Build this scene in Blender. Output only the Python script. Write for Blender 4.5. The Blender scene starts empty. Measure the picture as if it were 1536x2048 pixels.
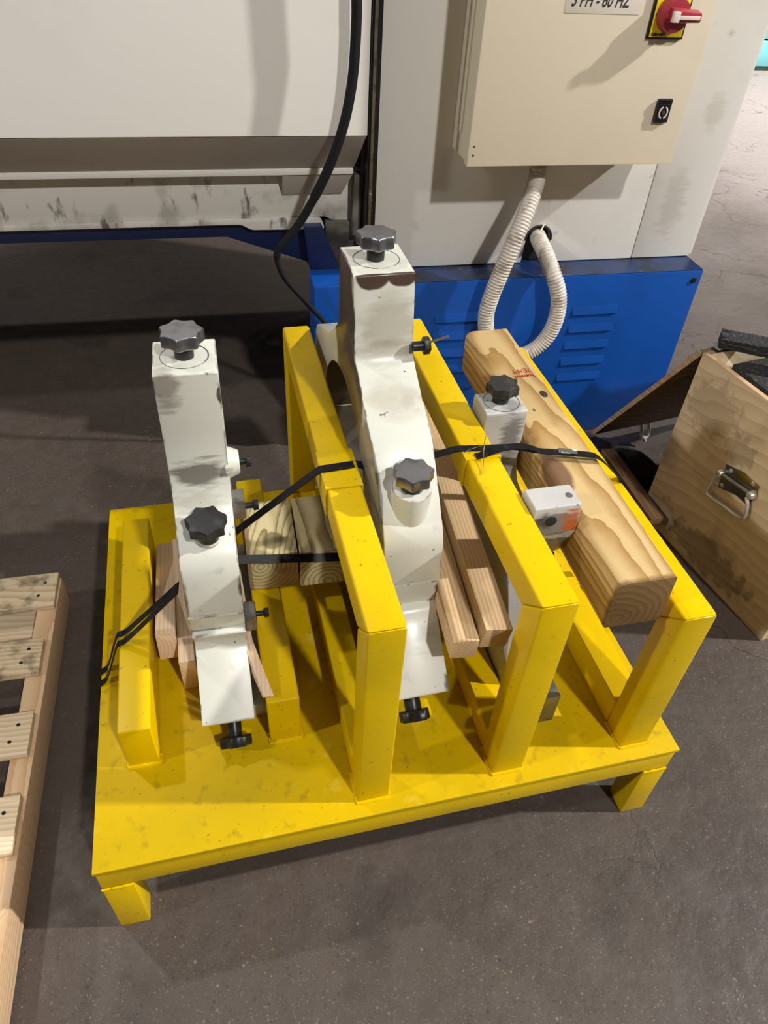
import bpy, bmesh, math, random
from math import sin, cos, pi, radians as R
from mathutils import Matrix, Vector, Euler

S = bpy.context.scene
COL = S.collection
random.seed(7)

# ------------------------------------------------------------------ camera
CP = Vector((0.2573, -0.4894, 1.3263))
YAW, PITCH, ROLL, FPX = 0.2815, -0.7423, 0.0675, 1456.58
FW = Vector((sin(YAW) * cos(PITCH), cos(YAW) * cos(PITCH), sin(PITCH)))
R0 = Vector((cos(YAW), -sin(YAW), 0)); U0 = R0.cross(FW)
RT = R0 * cos(ROLL) + U0 * sin(ROLL); UP = -R0 * sin(ROLL) + U0 * cos(ROLL)
cd = bpy.data.cameras.new('camera'); cam = bpy.data.objects.new('camera', cd); COL.objects.link(cam)
cam.matrix_world = Matrix(((RT.x, UP.x, -FW.x, CP.x), (RT.y, UP.y, -FW.y, CP.y), (RT.z, UP.z, -FW.z, CP.z), (0, 0, 0, 1)))
cd.sensor_fit = 'VERTICAL'; cd.sensor_height = 24.0; cd.lens = 24.0 * FPX / 2048.0
cd.clip_start = 0.02; cd.clip_end = 100
S.camera = cam

# ------------------------------------------------------------------ world, lamps, exposure
wd = bpy.data.worlds.new('hall_air'); S.world = wd; wd.use_nodes = True
wd.node_tree.nodes['Background'].inputs[0].default_value = (1.0, 0.96, 0.92, 1)
wd.node_tree.nodes['Background'].inputs[1].default_value = 0.05
def high_bay(name, loc, target, power, size, col=(1, .978, .948), spread=180):
    l = bpy.data.lights.new(name, 'AREA'); l.shape = 'DISK'; l.size = size; l.energy = power; l.color = col; l.spread = R(spread)
    o = bpy.data.objects.new(name, l); COL.objects.link(o); o.location = loc
    o.rotation_euler = (Vector(target) - Vector(loc)).to_track_quat('-Z', 'Y').to_euler()
high_bay('high_bay_lamp', (9.6, -1.9, 7.6), (.6, .4, .3), 1500, .3)
high_bay('high_bay_lamp', (2.6, -6.2, 7.6), (.8, .8, .6), 545, .4)
high_bay('high_bay_lamp', (-2.9, 3.7, 8.2), (.5, .5, .5), 190, .35)
high_bay('high_bay_lamp', (-8.2, -1.2, 6.6), (.8, .4, .4), 320, .35)
high_bay('high_bay_lamp', (4.9, 4.5, 8.0), (5.0, 4.6, 0), 330, .5, spread=66)
high_bay('high_bay_lamp', (-2.2, 6.7, 8.0), (-2.2, 6.7, 0), 900, .5, spread=56)
S.view_settings.view_transform = 'Standard'; S.view_settings.look = 'None'
S.view_settings.exposure = 0.0; S.view_settings.gamma = 1.0
S.view_settings.use_curve_mapping = False

# ------------------------------------------------------------------ pixel -> point helpers (used only to read sizes off the photo)
def ray(px, py): return (FW + RT * ((px - 768) / FPX) - UP * ((py - 1024) / FPX)).normalized()
def at(px, py, ax, val):
    d = ray(px, py); return CP + d * ((val - CP[ax]) / d[ax])

# ------------------------------------------------------------------ materials
def mat(name, col, rough=.5, metal=0.0, noises=(), bump=None, spots=(), spec=.5, coat=0.0, edge=None):
    """noises: (scale, detail, lo, hi, colour, strength[, stretch]); spots: (centre, radii, colour, strength, edge noise, noise scale)"""
    m = bpy.data.materials.new(name); m.use_nodes = True
    nt = m.node_tree; N = nt.nodes; L = nt.links; b = N['Principled BSDF']
    b.inputs['Roughness'].default_value = rough; b.inputs['Metallic'].default_value = metal
    b.inputs['Specular IOR Level'].default_value = spec
    if coat: b.inputs['Coat Weight'].default_value = coat; b.inputs['Coat Roughness'].default_value = .15
    tc = N.new('ShaderNodeTexCoord'); P = tc.outputs['Object']
    rgb = N.new('ShaderNodeRGB'); rgb.outputs[0].default_value = (*col, 1); cur = rgb.outputs[0]
    def mixc(fac, c):
        nonlocal cur
        mx = N.new('ShaderNodeMix'); mx.data_type = 'RGBA'
        L.new(fac, mx.inputs[0]); L.new(cur, mx.inputs[6]); mx.inputs[7].default_value = (*c, 1); cur = mx.outputs[2]
    def noise(sc, det, stretch=None):
        n = N.new('ShaderNodeTexNoise'); n.inputs['Scale'].default_value = sc; n.inputs['Detail'].default_value = det
        src = P
        if stretch:
            mp = N.new('ShaderNodeMapping'); mp.inputs['Scale'].default_value = stretch; L.new(P, mp.inputs[0]); src = mp.outputs[0]
        L.new(src, n.inputs['Vector']); return n.outputs[0]
    def ramp(v, lo, hi, k):
        r = N.new('ShaderNodeMapRange'); r.inputs[1].default_value = lo; r.inputs[2].default_value = hi
        r.inputs[3].default_value = 0; r.inputs[4].default_value = k; r.clamp = True
        L.new(v, r.inputs[0]); return r.outputs[0]
    for nz in noises:
        sc, det, lo, hi, c, k = nz[:6]
        mixc(ramp(noise(sc, det, nz[6] if len(nz) > 6 else None), lo, hi, k), c)
    for (c0, rr, c, k, en, ns) in spots:
        sb = N.new('ShaderNodeVectorMath'); sb.operation = 'SUBTRACT'; L.new(P, sb.inputs[0]); sb.inputs[1].default_value = c0
        dv = N.new('ShaderNodeVectorMath'); dv.operation = 'DIVIDE'; L.new(sb.outputs[0], dv.inputs[0]); dv.inputs[1].default_value = rr
        ln = N.new('ShaderNodeVectorMath'); ln.operation = 'LENGTH'; L.new(dv.outputs[0], ln.inputs[0])
        ad = N.new('ShaderNodeMath'); ad.operation = 'MULTIPLY_ADD'; L.new(noise(ns, 6, (.45, 1, 1.9) if en >= 1.4 else None), ad.inputs[0]); ad.inputs[1].default_value = en; L.new(ln.outputs[1], ad.inputs[2])
        w = .12 if en < .9 else .5
        mixc(ramp(ad.outputs[0], 1.0 + en * .5, 1.0 + en * .5 - w, k), c)
    if edge:
        bv = N.new('ShaderNodeBevel'); bv.samples = 4; bv.inputs['Radius'].default_value = edge[0]
        ge = N.new('ShaderNodeNewGeometry'); dt = N.new('ShaderNodeVectorMath'); dt.operation = 'DOT_PRODUCT'
        L.new(bv.outputs[0], dt.inputs[0]); L.new(ge.outputs['Normal'], dt.inputs[1])
        e1 = ramp(dt.outputs['Value'], .998, .95, 1); e2 = ramp(noise(edge[1], 5), edge[2], edge[2] + .05, 1)
        mu = N.new('ShaderNodeMath'); mu.operation = 'MULTIPLY'; L.new(e1, mu.inputs[0]); L.new(e2, mu.inputs[1]); mixc(mu.outputs[0], edge[3])
    L.new(cur, b.inputs['Base Color'])
    if bump:
        bp = N.new('ShaderNodeBump'); bp.inputs['Strength'].default_value = bump[1]; bp.inputs['Distance'].default_value = bump[2] if len(bump) > 2 else .002
        L.new(noise(bump[0], 4), bp.inputs['Height']); L.new(bp.outputs[0], b.inputs['Normal'])
    return m

def wood(name, light, dark, ring=.007, pith=(0, 0, 0), tilt=(.02, .03), rough=.6, distort=2.0, sharp=(.45, .95), grime=None, spots=(), fibre=.35, axis='Y'):
    m = bpy.data.materials.new(name); m.use_nodes = True
    nt = m.node_tree; N = nt.nodes; L = nt.links; b = N['Principled BSDF']
    b.inputs['Roughness'].default_value = rough; b.inputs['Specular IOR Level'].default_value = .25
    tc = N.new('ShaderNodeTexCoord'); P = tc.outputs['Object']
    mp = N.new('ShaderNodeMapping'); mp.vector_type = 'POINT'
    mp.inputs['Location'].default_value = pith; mp.inputs['Rotation'].default_value = (tilt[0], 0, tilt[1]) if axis == 'Y' else (0, tilt[0], tilt[1])
    L.new(P, mp.inputs[0])
    # slow warp of the growth rings
    wn = N.new('ShaderNodeTexNoise'); wn.inputs['Scale'].default_value = 6; wn.inputs['Detail'].default_value = 2
    ms = N.new('ShaderNodeMapping'); ms.inputs['Scale'].default_value = (1.6, .5, 1.6) if axis == 'Y' else (.5, 1.6, 1.6); L.new(P, ms.inputs[0]); L.new(ms.outputs[0], wn.inputs['Vector'])
    s1 = N.new('ShaderNodeVectorMath'); s1.operation = 'SUBTRACT'; L.new(wn.outputs[1], s1.inputs[0]); s1.inputs[1].default_value = (.5, .5, .5)
    s2 = N.new('ShaderNodeVectorMath'); s2.operation = 'SCALE'; L.new(s1.outputs[0], s2.inputs[0]); s2.inputs['Scale'].default_value = .02 * distort
    s3 = N.new('ShaderNodeVectorMath'); s3.operation = 'ADD'; L.new(mp.outputs[0], s3.inputs[0]); L.new(s2.outputs[0], s3.inputs[1])
    w = N.new('ShaderNodeTexWave'); w.wave_type = 'RINGS'; w.rings_direction = axis; w.wave_profile = 'SAW'
    w.inputs['Scale'].default_value = 2 * pi / (20 * ring); w.inputs['Distortion'].default_value = .6; w.inputs['Detail'].default_value = 2; w.inputs['Detail Scale'].default_value = 2
    L.new(s3.outputs[0], w.inputs['Vector'])
    r = N.new('ShaderNodeMapRange'); r.inputs[1].default_value = sharp[0]; r.inputs[2].default_value = sharp[1]; L.new(w.outputs['Fac'], r.inputs[0])
    fn = N.new('ShaderNodeTexNoise'); fn.inputs['Scale'].default_value = 60; fn.inputs['Detail'].default_value = 5
    mf = N.new('ShaderNodeMapping'); mf.inputs['Scale'].default_value = (8, .5, 8) if axis == 'Y' else (.5, 8, 8); L.new(P, mf.inputs[0]); L.new(mf.outputs[0], fn.inputs['Vector'])
    ma = N.new('ShaderNodeMath'); ma.operation = 'MULTIPLY_ADD'; L.new(fn.outputs[0], ma.inputs[0]); ma.inputs[1].default_value = fibre; ma.use_clamp = True
    rs = N.new('ShaderNodeMath'); rs.operation = 'ADD'; L.new(r.outputs[0], rs.inputs[0]); rs.inputs[1].default_value = -fibre * .5; L.new(rs.outputs[0], ma.inputs[2])
    mx = N.new('ShaderNodeMix'); mx.data_type = 'RGBA'; L.new(ma.outputs[0], mx.inputs[0]); mx.inputs[6].default_value = (*light, 1); mx.inputs[7].default_value = (*dark, 1)
    cur = mx.outputs[2]
    def mixc(fac, c):
        nonlocal cur
        q = N.new('ShaderNodeMix'); q.data_type = 'RGBA'; L.new(fac, q.inputs[0]); L.new(cur, q.inputs[6]); q.inputs[7].default_value = (*c, 1); cur = q.outputs[2]
    if grime:
        gn = N.new('ShaderNodeTexNoise'); gn.inputs['Scale'].default_value = grime[0]; gn.inputs['Detail'].default_value = 6; L.new(P, gn.inputs['Vector'])
        gr = N.new('ShaderNodeMapRange'); gr.inputs[1].default_value = grime[1]; gr.inputs[2].default_value = grime[1] + .2; gr.inputs[4].default_value = grime[2]; L.new(gn.outputs[0], gr.inputs[0])
        mixc(gr.outputs[0], grime[3])
    for (c0, rr, c, k, en, ns) in spots:
        sb = N.new('ShaderNodeVectorMath'); sb.operation = 'SUBTRACT'; L.new(P, sb.inputs[0]); sb.inputs[1].default_value = c0
        dv = N.new('ShaderNodeVectorMath'); dv.operation = 'DIVIDE'; L.new(sb.outputs[0], dv.inputs[0]); dv.inputs[1].default_value = rr
        ln = N.new('ShaderNodeVectorMath'); ln.operation = 'LENGTH'; L.new(dv.outputs[0], ln.inputs[0])
        n2 = N.new('ShaderNodeTexNoise'); n2.inputs['Scale'].default_value = ns; n2.inputs['Detail'].default_value = 5; L.new(P, n2.inputs['Vector'])
        ad = N.new('ShaderNodeMath'); ad.operation = 'MULTIPLY_ADD'; L.new(n2.outputs[0], ad.inputs[0]); ad.inputs[1].default_value = en; L.new(ln.outputs[1], ad.inputs[2])
        q = N.new('ShaderNodeMapRange'); q.inputs[1].default_value = 1 + en * .5; q.inputs[2].default_value = .75 + en * .5; q.inputs[3].default_value = 0; q.inputs[4].default_value = k; L.new(ad.outputs[0], q.inputs[0])
        mixc(q.outputs[0], c)
    L.new(cur, b.inputs['Base Color'])
    bp = N.new('ShaderNodeBump'); bp.inputs['Strength'].default_value = .25; bp.inputs['Distance'].default_value = .001; L.new(ma.outputs[0], bp.inputs['Height']); L.new(bp.outputs[0], b.inputs['Normal'])
    return m

def srgb(r, g, b):
    f = lambda c: (c / 255 / 12.92) if c <= 10 else ((c / 255 + .055) / 1.055) ** 2.4
    return (f(r), f(g), f(b))

YD = (.16, .11, .012)
M_yel = mat('yellow_enamel', (.72, .475, .0002), .36, noises=((7, 6, .50, .72, (.52, .36, .004), .55), (90, 3, .66, .74, YD, .6), (3.2, 8, .55, .75, (.42, .29, .008), .35)), bump=(160, .12, .0006), spec=.20)
M_deck = mat('yellow_enamel_scuffed', (.60, .395, .0003), .45, noises=((6, 8, .47, .70, (.46, .32, .006), .65), (46, 6, .58, .70, (.30, .21, .01), .5), (150, 2, .71, .78, (.08, .055, .01), .7), (14, 7, .62, .72, (.85, .68, .10), .35)), bump=(90, .2, .0008), spec=.10)
CREAM = srgb(208, 208, 196)
M_wht = mat('machine_white', srgb(232, 228, 220), .42, noises=((2.0, 6, .50, .75, srgb(216, 210, 199), .6),))
M_dirtwht = mat('machine_white_oily', srgb(214, 210, 202), .4, noises=((9, 8, .50, .66, srgb(120, 114, 104), .7), (30, 9, .60, .70, srgb(48, 42, 38), .8, (1.4, 1.4, .5))))
M_side = mat('machine_white_grimy', srgb(228, 224, 216), .42, noises=((3.0, 8, .52, .72, srgb(204, 197, 182), .6), (16, 9, .68, .78, srgb(110, 100, 88), .45)), spots=(((-.10, .088, .66), (.04, .1, .10), srgb(160, 150, 132), .28, 1.8, 60), ((-.06, .088, .88), (.035, .1, .05), srgb(170, 158, 138), .28, 1.5, 50)))
M_grime = mat('oily_grime', srgb(92, 86, 80), .5, noises=((14, 8, .45, .62, srgb(40, 36, 32), .85), (8, 5, .55, .7, srgb(160, 156, 148), .6)))
M_beige = mat('box_beige', srgb(226, 214, 190), .45, noises=((3, 5, .5, .75, srgb(216, 202, 176), .5),), bump=(260, .1, .0004), spots=(((-.36, -.05, .875), (.035, .1, .05), srgb(160, 144, 116), .45, 1.6, 60), ((-.29, -.05, .99), (.006, .1, .006), srgb(120, 110, 90), .6, .3, 60)))
M_blue = mat('machine_blue', srgb(10, 74, 158), .4, noises=((4, 5, .5, .8, srgb(20, 56, 118), .6),), bump=(120, .06, .0005))
M_blued = mat('machine_blue_oily', srgb(24, 46, 88), .38, noises=((12, 8, .45, .62, srgb(24, 24, 28), .85), (50, 5, .66, .74, srgb(120, 110, 100), .5)))
M_navy = mat('underframe_navy', srgb(12, 30, 72), .42, noises=((10, 6, .5, .7, srgb(12, 20, 44), .7),))
M_blk = mat('black_steel', (.018, .018, .02), .36, metal=.3, noises=((60, 4, .58, .72, (.07, .065, .06), .5),), bump=(150, .1, .0004))
M_knob = mat('blackened_knob_steel', (.27, .27, .29), .33, metal=.95, noises=((40, 6, .52, .70, (.10, .10, .11), .6), (160, 3, .62, .72, (.34, .34, .35), .4)))
M_knobd = mat('matt_black_knob', (.022, .021, .021), .5, metal=.15, noises=((50, 5, .55, .7, (.07, .065, .06), .5),))
M_strap = mat('black_strap', (.008, .008, .009), .42, spec=.14, noises=((70, 3, .55, .7, (.03, .03, .033), .6),))
M_cable = mat('black_cable_sleeve', (.010, .010, .011), .65, bump=(900, .5, .0006), spec=.15)
M_cond = mat('grey_conduit', srgb(203, 194, 182), .45, noises=((30, 6, .54, .68, srgb(120, 108, 92), .6),))
M_rubber = mat('dark_rubber', (.02, .02, .022), .55)
M_foam = mat('black_foam', (.016, .016, .018), .75, noises=((140, 3, .55, .66, (.07, .07, .075), .8),), bump=(120, .9, .004))
M_cloth = mat('black_cloth', (.010, .010, .011), .9, bump=(60, .5, .003))
M_chrome = mat('bright_zinc', (.78, .77, .75), .32, metal=.65, noises=((30, 4, .5, .7, (.40, .38, .34), .5),))
M_handle = mat('tarnished_zinc', (.30, .29, .27), .3, metal=1.0, noises=((20, 5, .45, .65, (.16, .15, .13), .7),))
M_steel = mat('bare_steel', (.30, .29, .27), .38, metal=.9, noises=((40, 6, .48, .66, (.12, .10, .08), .7),))
M_red = mat('red_plastic', srgb(158, 44, 56), .4)
M_swy = mat('switch_yellow', srgb(238, 212, 40), .4)
M_plw = mat('white_plastic', srgb(226, 212, 204), .5)
M_lab = mat('label_paper', srgb(224, 214, 200), .6)
M_ink = mat('black_ink', (.02, .02, .02), .6)
M_rink = mat('red_marker', srgb(176, 40, 34), .6)
M_teal = mat('teal_paint', srgb(120, 190, 196), .45)
M_dgrn = mat('dark_green_paint', srgb(70, 96, 84), .5)
M_brass = mat('brass_pin', (.62, .48, .24), .3, metal=1.0)
M_wire = mat('bright_wire', (.75, .68, .5), .25, metal=1.0)
M_gap = mat('seam_shadow', (.012, .011, .010), .9)
M_foil = mat('silver_sticker', (.75, .75, .76), .3, metal=.4, noises=((60, 3, .5, .56, (.06, .06, .06), .9),))
M_pine = wood('treated_pine', (.58, .41, .19), (.34, .19, .055), ring=.011, pith=(-.015, 0, -.02), tilt=(.05, .035), distort=1.6, sharp=(.35, 1.0), spots=(((.010, .238, .085), (.024, .055, .030), (.17, .09, .05), .92, .45, 40), ((.0726, .459, .09), (.008, .013, .02), (.02, .018, .016), .95, .4, 60), ((.0373, .413, .09), (.003, .005, .01), (.1, .05, .03), .8, .3, 60), ((.0445, -.02, .044), (.2, .030, .2), (.15, .08, .028), .85, .3, 50)))
M_block = wood('green_treated_pine', (.58, .49, .27), (.24, .17, .06), ring=.0075, pith=(0, 0, -.012), tilt=(.0, .30), distort=1.5, sharp=(.55, .98), spots=(((.005, -.035, .0445), (.021, .024, .03), (.13, .11, .055), .8, .4, 60), ((.03, -.07, -.03), (.03, .02, .05), (.40, .20, .08), .6, 1.0, 50), ((-.046, 0, 0), (.012, .2, .2), (.20, .13, .06), .8, .3, 20)))
M_block2 = wood('green_treated_pine_b', (.58, .49, .27), (.24, .17, .06), ring=.009, pith=(.0, 0, .035), tilt=(.0, -.12), distort=1.2, sharp=(.55, .98))
M_stick = wood('pine_stick', (.66, .475, .28), (.50, .32, .15), ring=.006, pith=(.03, 0, -.06), tilt=(.02, .02), distort=1.0, sharp=(.3, 1.1))
M_spr = wood('pale_spruce', (.80, .60, .42), (.68, .45, .27), ring=.0065, pith=(.04, 0, -.03), tilt=(.01, .02), distort=.8, sharp=(.3, 1.1))
M_pal = wood('pallet_pine', (.74, .60, .42), (.58, .42, .24), ring=.009, pith=(.02, 0, .05), tilt=(.03, .04), distort=1.6, sharp=(.3, 1.1), axis='X')
M_pald = wood('pallet_pine_stained', (.66, .53, .36), (.46, .33, .18), ring=.009, pith=(.02, 0, .05), tilt=(.03, .04), distort=1.6, sharp=(.3, 1.1), axis='X', grime=(28, .50, .8, (.12, .09, .06)))
M_str = wood('pallet_stringer_pine', (.66, .46, .28), (.50, .31, .16), ring=.008, pith=(.05, 0, .03), tilt=(.02, .02), distort=1.2, sharp=(.3, 1.1))
M_ply = wood('worn_plywood', (.74, .59, .40), (.60, .45, .28), ring=.03, pith=(.12, 0, .2), tilt=(.2, .15), distort=5, sharp=(.2, 1.1), rough=.55, grime=(7, .56, .5, (.12, .09, .06)),
             spots=(((0, .38, .40), (.1, .09, .07), (.17, .13, .09), .32, 1.8, 44), ((0, .27, .36), (.1, .05, .04), (.16, .12, .08), .4, 1.7, 46), ((0, .22, .06), (.1, .16, .05), (.12, .09, .06), .5, 1.9, 34), ((0, .40, .06), (.1, .06, .05), (.14, .10, .07), .42, 1.7, 34)))
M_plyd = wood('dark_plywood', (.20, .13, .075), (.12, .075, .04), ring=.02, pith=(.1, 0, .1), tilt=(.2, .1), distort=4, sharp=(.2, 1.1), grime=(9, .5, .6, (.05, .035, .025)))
M_plye = mat('plywood_edge', (.60, .40, .24), .6, noises=((40, 4, .48, .56, (.26, .15, .08), .85, (.2, .2, 12)),))
M_board = wood('brown_board', (.24, .14, .075), (.16, .085, .04), ring=.01, pith=(.02, 0, -.03), distort=1.0, sharp=(.2, 1.1))

def floor_mat():
    m = mat('stained_concrete', srgb(80, 69, 61), .5, noises=(
        (1.3, 8, .42, .68, srgb(58, 49, 43), .75), (.5, 3, .45, .7, srgb(92, 83, 77), .5),
        (9, 9, .50, .68, srgb(76, 69, 64), .6), (120, 4, .60, .68, srgb(62, 56, 52), .75), (230, 3, .68, .72, srgb(150, 142, 130), .6),
        (3.5, 9, .60, .70, srgb(50, 43, 38), .6)),
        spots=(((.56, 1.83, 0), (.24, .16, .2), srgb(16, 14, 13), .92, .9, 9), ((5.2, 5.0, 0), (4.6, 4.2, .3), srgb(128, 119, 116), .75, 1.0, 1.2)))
    nt = m.node_tree; N = nt.nodes; L = nt.links; b = N['Principled BSDF']
    tc = N.new('ShaderNodeTexCoord')
    n1 = N.new('ShaderNodeTexNoise'); n1.inputs['Scale'].default_value = 1.3; n1.inputs['Detail'].default_value = 12; n1.inputs['Distortion'].default_value = .2; L.new(tc.outputs['Object'], n1.inputs['Vector'])
    v = N.new('ShaderNodeMath'); v.operation = 'SUBTRACT'; L.new(n1.outputs[0], v.inputs[0]); v.inputs[1].default_value = .5
    a = N.new('ShaderNodeMath'); a.operation = 'ABSOLUTE'; L.new(v.outputs[0], a.inputs[0])
    c = N.new('ShaderNodeMapRange'); c.inputs[1].default_value = .0; c.inputs[2].default_value = .003; c.inputs[3].default_value = .0; c.inputs[4].default_value = 1; L.new(a.outputs[0], c.inputs[0])
    n2 = N.new('ShaderNodeTexNoise'); n2.inputs['Scale'].default_value = 26; n2.inputs['Detail'].default_value = 8; L.new(tc.outputs['Object'], n2.inputs['Vector'])
    sx = N.new('ShaderNodeSeparateXYZ'); L.new(tc.outputs['Object'], sx.inputs[0])
    rt = N.new('ShaderNodeMapRange'); rt.inputs[1].default_value = .75; rt.inputs[2].default_value = 1.05; L.new(sx.outputs[0], rt.inputs[0])
    cm = N.new('ShaderNodeMath'); cm.operation = 'MULTIPLY'; L.new(c.outputs[0], cm.inputs[0]); L.new(rt.outputs[0], cm.inputs[1])
    rough_ = N.new('ShaderNodeTexNoise'); rough_.inputs['Scale'].default_value = 12; rough_.inputs['Detail'].default_value = 9; rough_.inputs['Roughness'].default_value = .65; rough_.inputs['Distortion'].default_value = .8; L.new(tc.outputs['Object'], rough_.inputs['Vector'])
    rm = N.new('ShaderNodeMath'); rm.operation = 'MULTIPLY'; L.new(rough_.outputs[0], rm.inputs[0]); L.new(rt.outputs[0], rm.inputs[1])
    ra = N.new('ShaderNodeMath'); ra.operation = 'MULTIPLY_ADD'; L.new(rm.outputs[0], ra.inputs[0]); ra.inputs[1].default_value = 2.2; L.new(cm.outputs[0], ra.inputs[2]); c = ra
    ad = N.new('ShaderNodeMath'); ad.operation = 'MULTIPLY_ADD'; L.new(c.outputs[0], ad.inputs[0]); ad.inputs[1].default_value = .3; L.new(n2.outputs[0], ad.inputs[2])
    # exposed aggregate: scattered tan, grey and dark stones of several sizes
    cur = b.inputs['Base Color'].links[0].from_socket
    for sc_v, lim, k in ((95, .16, .6), (190, .22, .62), (330, .28, .62), (520, .30, .5)):
        vo = N.new('ShaderNodeTexVoronoi'); vo.inputs['Scale'].default_value = sc_v; L.new(tc.outputs['Object'], vo.inputs['Vector'])
        sp = N.new('ShaderNodeSeparateColor'); L.new(vo.outputs['Color'], sp.inputs[0])
        pick = N.new('ShaderNodeMapRange'); pick.inputs[1].default_value = .62; pick.inputs[2].default_value = .66; L.new(sp.outputs[1], pick.inputs[0])
        th = N.new('ShaderNodeMath'); th.operation = 'MULTIPLY_ADD'; L.new(sp.outputs[2], th.inputs[0]); th.inputs[1].default_value = lim; th.inputs[2].default_value = .10
        ls_ = N.new('ShaderNodeMath'); ls_.operation = 'LESS_THAN'; L.new(vo.outputs['Distance'], ls_.inputs[0]); L.new(th.outputs[0], ls_.inputs[1])
        mk = N.new('ShaderNodeMath'); mk.operation = 'MULTIPLY'; L.new(pick.outputs[0], mk.inputs[0]); L.new(ls_.outputs[0], mk.inputs[1])
        big = N.new('ShaderNodeTexNoise'); big.inputs['Scale'].default_value = 1.1; L.new(tc.outputs['Object'], big.inputs['Vector'])
        bg = N.new('ShaderNodeMapRange'); bg.inputs[1].default_value = .38; bg.inputs[2].default_value = .60; bg.inputs[3].default_value = .15; bg.inputs[4].default_value = k; L.new(big.outputs[0], bg.inputs[0])
        mk2 = N.new('ShaderNodeMath'); mk2.operation = 'MULTIPLY'; L.new(mk.outputs[0], mk2.inputs[0]); L.new(bg.outputs[0], mk2.inputs[1])
        rp = N.new('ShaderNodeValToRGB'); rp.color_ramp.interpolation = 'CONSTANT'; cr_ = rp.color_ramp.elements
        cr_[0].position = 0; cr_[0].color = (*srgb(40, 34, 30), 1); cr_[1].position = .42; cr_[1].color = (*srgb(116, 99, 80), 1)
        e3 = cr_.new(.68); e3.color = (*srgb(104, 96, 90), 1); e4 = cr_.new(.93); e4.color = (*srgb(150, 134, 114), 1)
        L.new(sp.outputs[0], rp.inputs[0])
        mx = N.new('ShaderNodeMix'); mx.data_type = 'RGBA'; L.new(mk2.outputs[0], mx.inputs[0]); L.new(cur, mx.inputs[6]); L.new(rp.outputs[0], mx.inputs[7]); cur = mx.outputs[2]
    ck = N.new('ShaderNodeMapRange'); ck.inputs[1].default_value = 0; ck.inputs[2].default_value = .0035; ck.inputs[3].default_value = .65; ck.inputs[4].default_value = 0; L.new(a.outputs[0], ck.inputs[0])
    ckm = N.new('ShaderNodeMath'); ckm.operation = 'MULTIPLY'; L.new(ck.outputs[0], ckm.inputs[0]); L.new(rt.outputs[0], ckm.inputs[1])
    mx = N.new('ShaderNodeMix'); mx.data_type = 'RGBA'; L.new(ckm.outputs[0], mx.inputs[0]); L.new(cur, mx.inputs[6]); mx.inputs[7].default_value = (*srgb(34, 29, 26), 1); L.new(mx.outputs[2], b.inputs['Base Color'])
    bp = N.new('ShaderNodeBump'); bp.inputs['Strength'].default_value = .5; bp.inputs['Distance'].default_value = .005; L.new(ad.outputs[0], bp.inputs['Height']); L.new(bp.outputs[0], b.inputs['Normal'])
    rr = N.new('ShaderNodeMapRange'); rr.inputs[1].default_value = .4; rr.inputs[2].default_value = .65; rr.inputs[3].default_value = .50; rr.inputs[4].default_value = .70; L.new(n2.outputs[0], rr.inputs[0]); L.new(rr.outputs[0], b.inputs['Roughness'])
    return m
M_floor = floor_mat()

# ------------------------------------------------------------------ mesh helpers (vertices are given in world space, moved into the parent's frame on linking)
MW = {}
def link_mesh(name, me, material, parent=None, smooth=35):
    if isinstance(me, bmesh.types.BMesh):
        bm = me; me = bpy.data.meshes.new(name); bmesh.ops.recalc_face_normals(bm, faces=bm.faces); bm.to_mesh(me); bm.free()
    o = bpy.data.objects.new(name, me); COL.objects.link(o)
    for mm in (material if isinstance(material, (list, tuple)) else [material]): me.materials.append(mm)
    if smooth:
        me.polygons.foreach_set('use_smooth', [True] * len(me.polygons)); me.set_sharp_from_angle(angle=R(smooth))
    if parent is not None:
        o.parent = parent; M = MW[parent.name]; MW[o.name] = M; me.transform(M.inverted())
    else: MW[o.name] = Matrix.Identity(4)
    me.update(); return o
obj = link_mesh
def thing(name, label, cat, loc=(0, 0, 0), rot=(0, 0, 0), group=None):
    o = bpy.data.objects.new(name, None); COL.objects.link(o); o.empty_display_size = .05
    o.location = loc; o.rotation_euler = rot; o['label'] = label; o['category'] = cat
    if group: o['group'] = group
    MW[o.name] = Matrix.Translation(loc) @ Euler(rot).to_matrix().to_4x4(); return o
def single(name, bm, material, label, cat, origin=(0, 0, 0), rot=(0, 0, 0), group=None, smooth=35):
    o = link_mesh(name, bm, material, None, smooth)
    M = Matrix.Translation(origin) @ Euler(rot).to_matrix().to_4x4(); o.data.transform(M.inverted()); o.location = origin; o.rotation_euler = rot; MW[o.name] = M
    o['label'] = label; o['category'] = cat
    if group: o['group'] = group
    return o
def add_mesh(bm, verts, faces, bev=0, seg=2, ang=25):
    t = bmesh.new(); vs = [t.verts.new(v) for v in verts]
    for f in faces: t.faces.new([vs[i] for i in f])
    bmesh.ops.recalc_face_normals(t, faces=t.faces)
    if bev:
        es = [e for e in t.edges if len(e.link_faces) == 2 and e.calc_face_angle(0) > R(ang)]
        bmesh.ops.bevel(t, geom=es, offset=bev, segments=seg, affect='EDGES', profile=.6, clamp_overlap=True)
    me = bpy.data.meshes.new('tmp'); t.to_mesh(me); t.free(); bm.from_mesh(me); bpy.data.meshes.remove(me); return bm
BF = [(0, 3, 2, 1), (4, 5, 6, 7), (0, 1, 5, 4), (1, 2, 6, 5), (2, 3, 7, 6), (3, 0, 4, 7)]
ID = Matrix.Identity(4)
def box(x0, x1, y0, y1, z0, z1, bev=.002, F=ID, bm=None, seg=2):
    bm = bm or bmesh.new()
    v = [F @ Vector(p) for p in ((x0, y0, z0), (x1, y0, z0), (x1, y1, z0), (x0, y1, z0), (x0, y0, z1), (x1, y0, z1), (x1, y1, z1), (x0, y1, z1))]
    return add_mesh(bm, v, BF, bev, seg)
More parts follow.
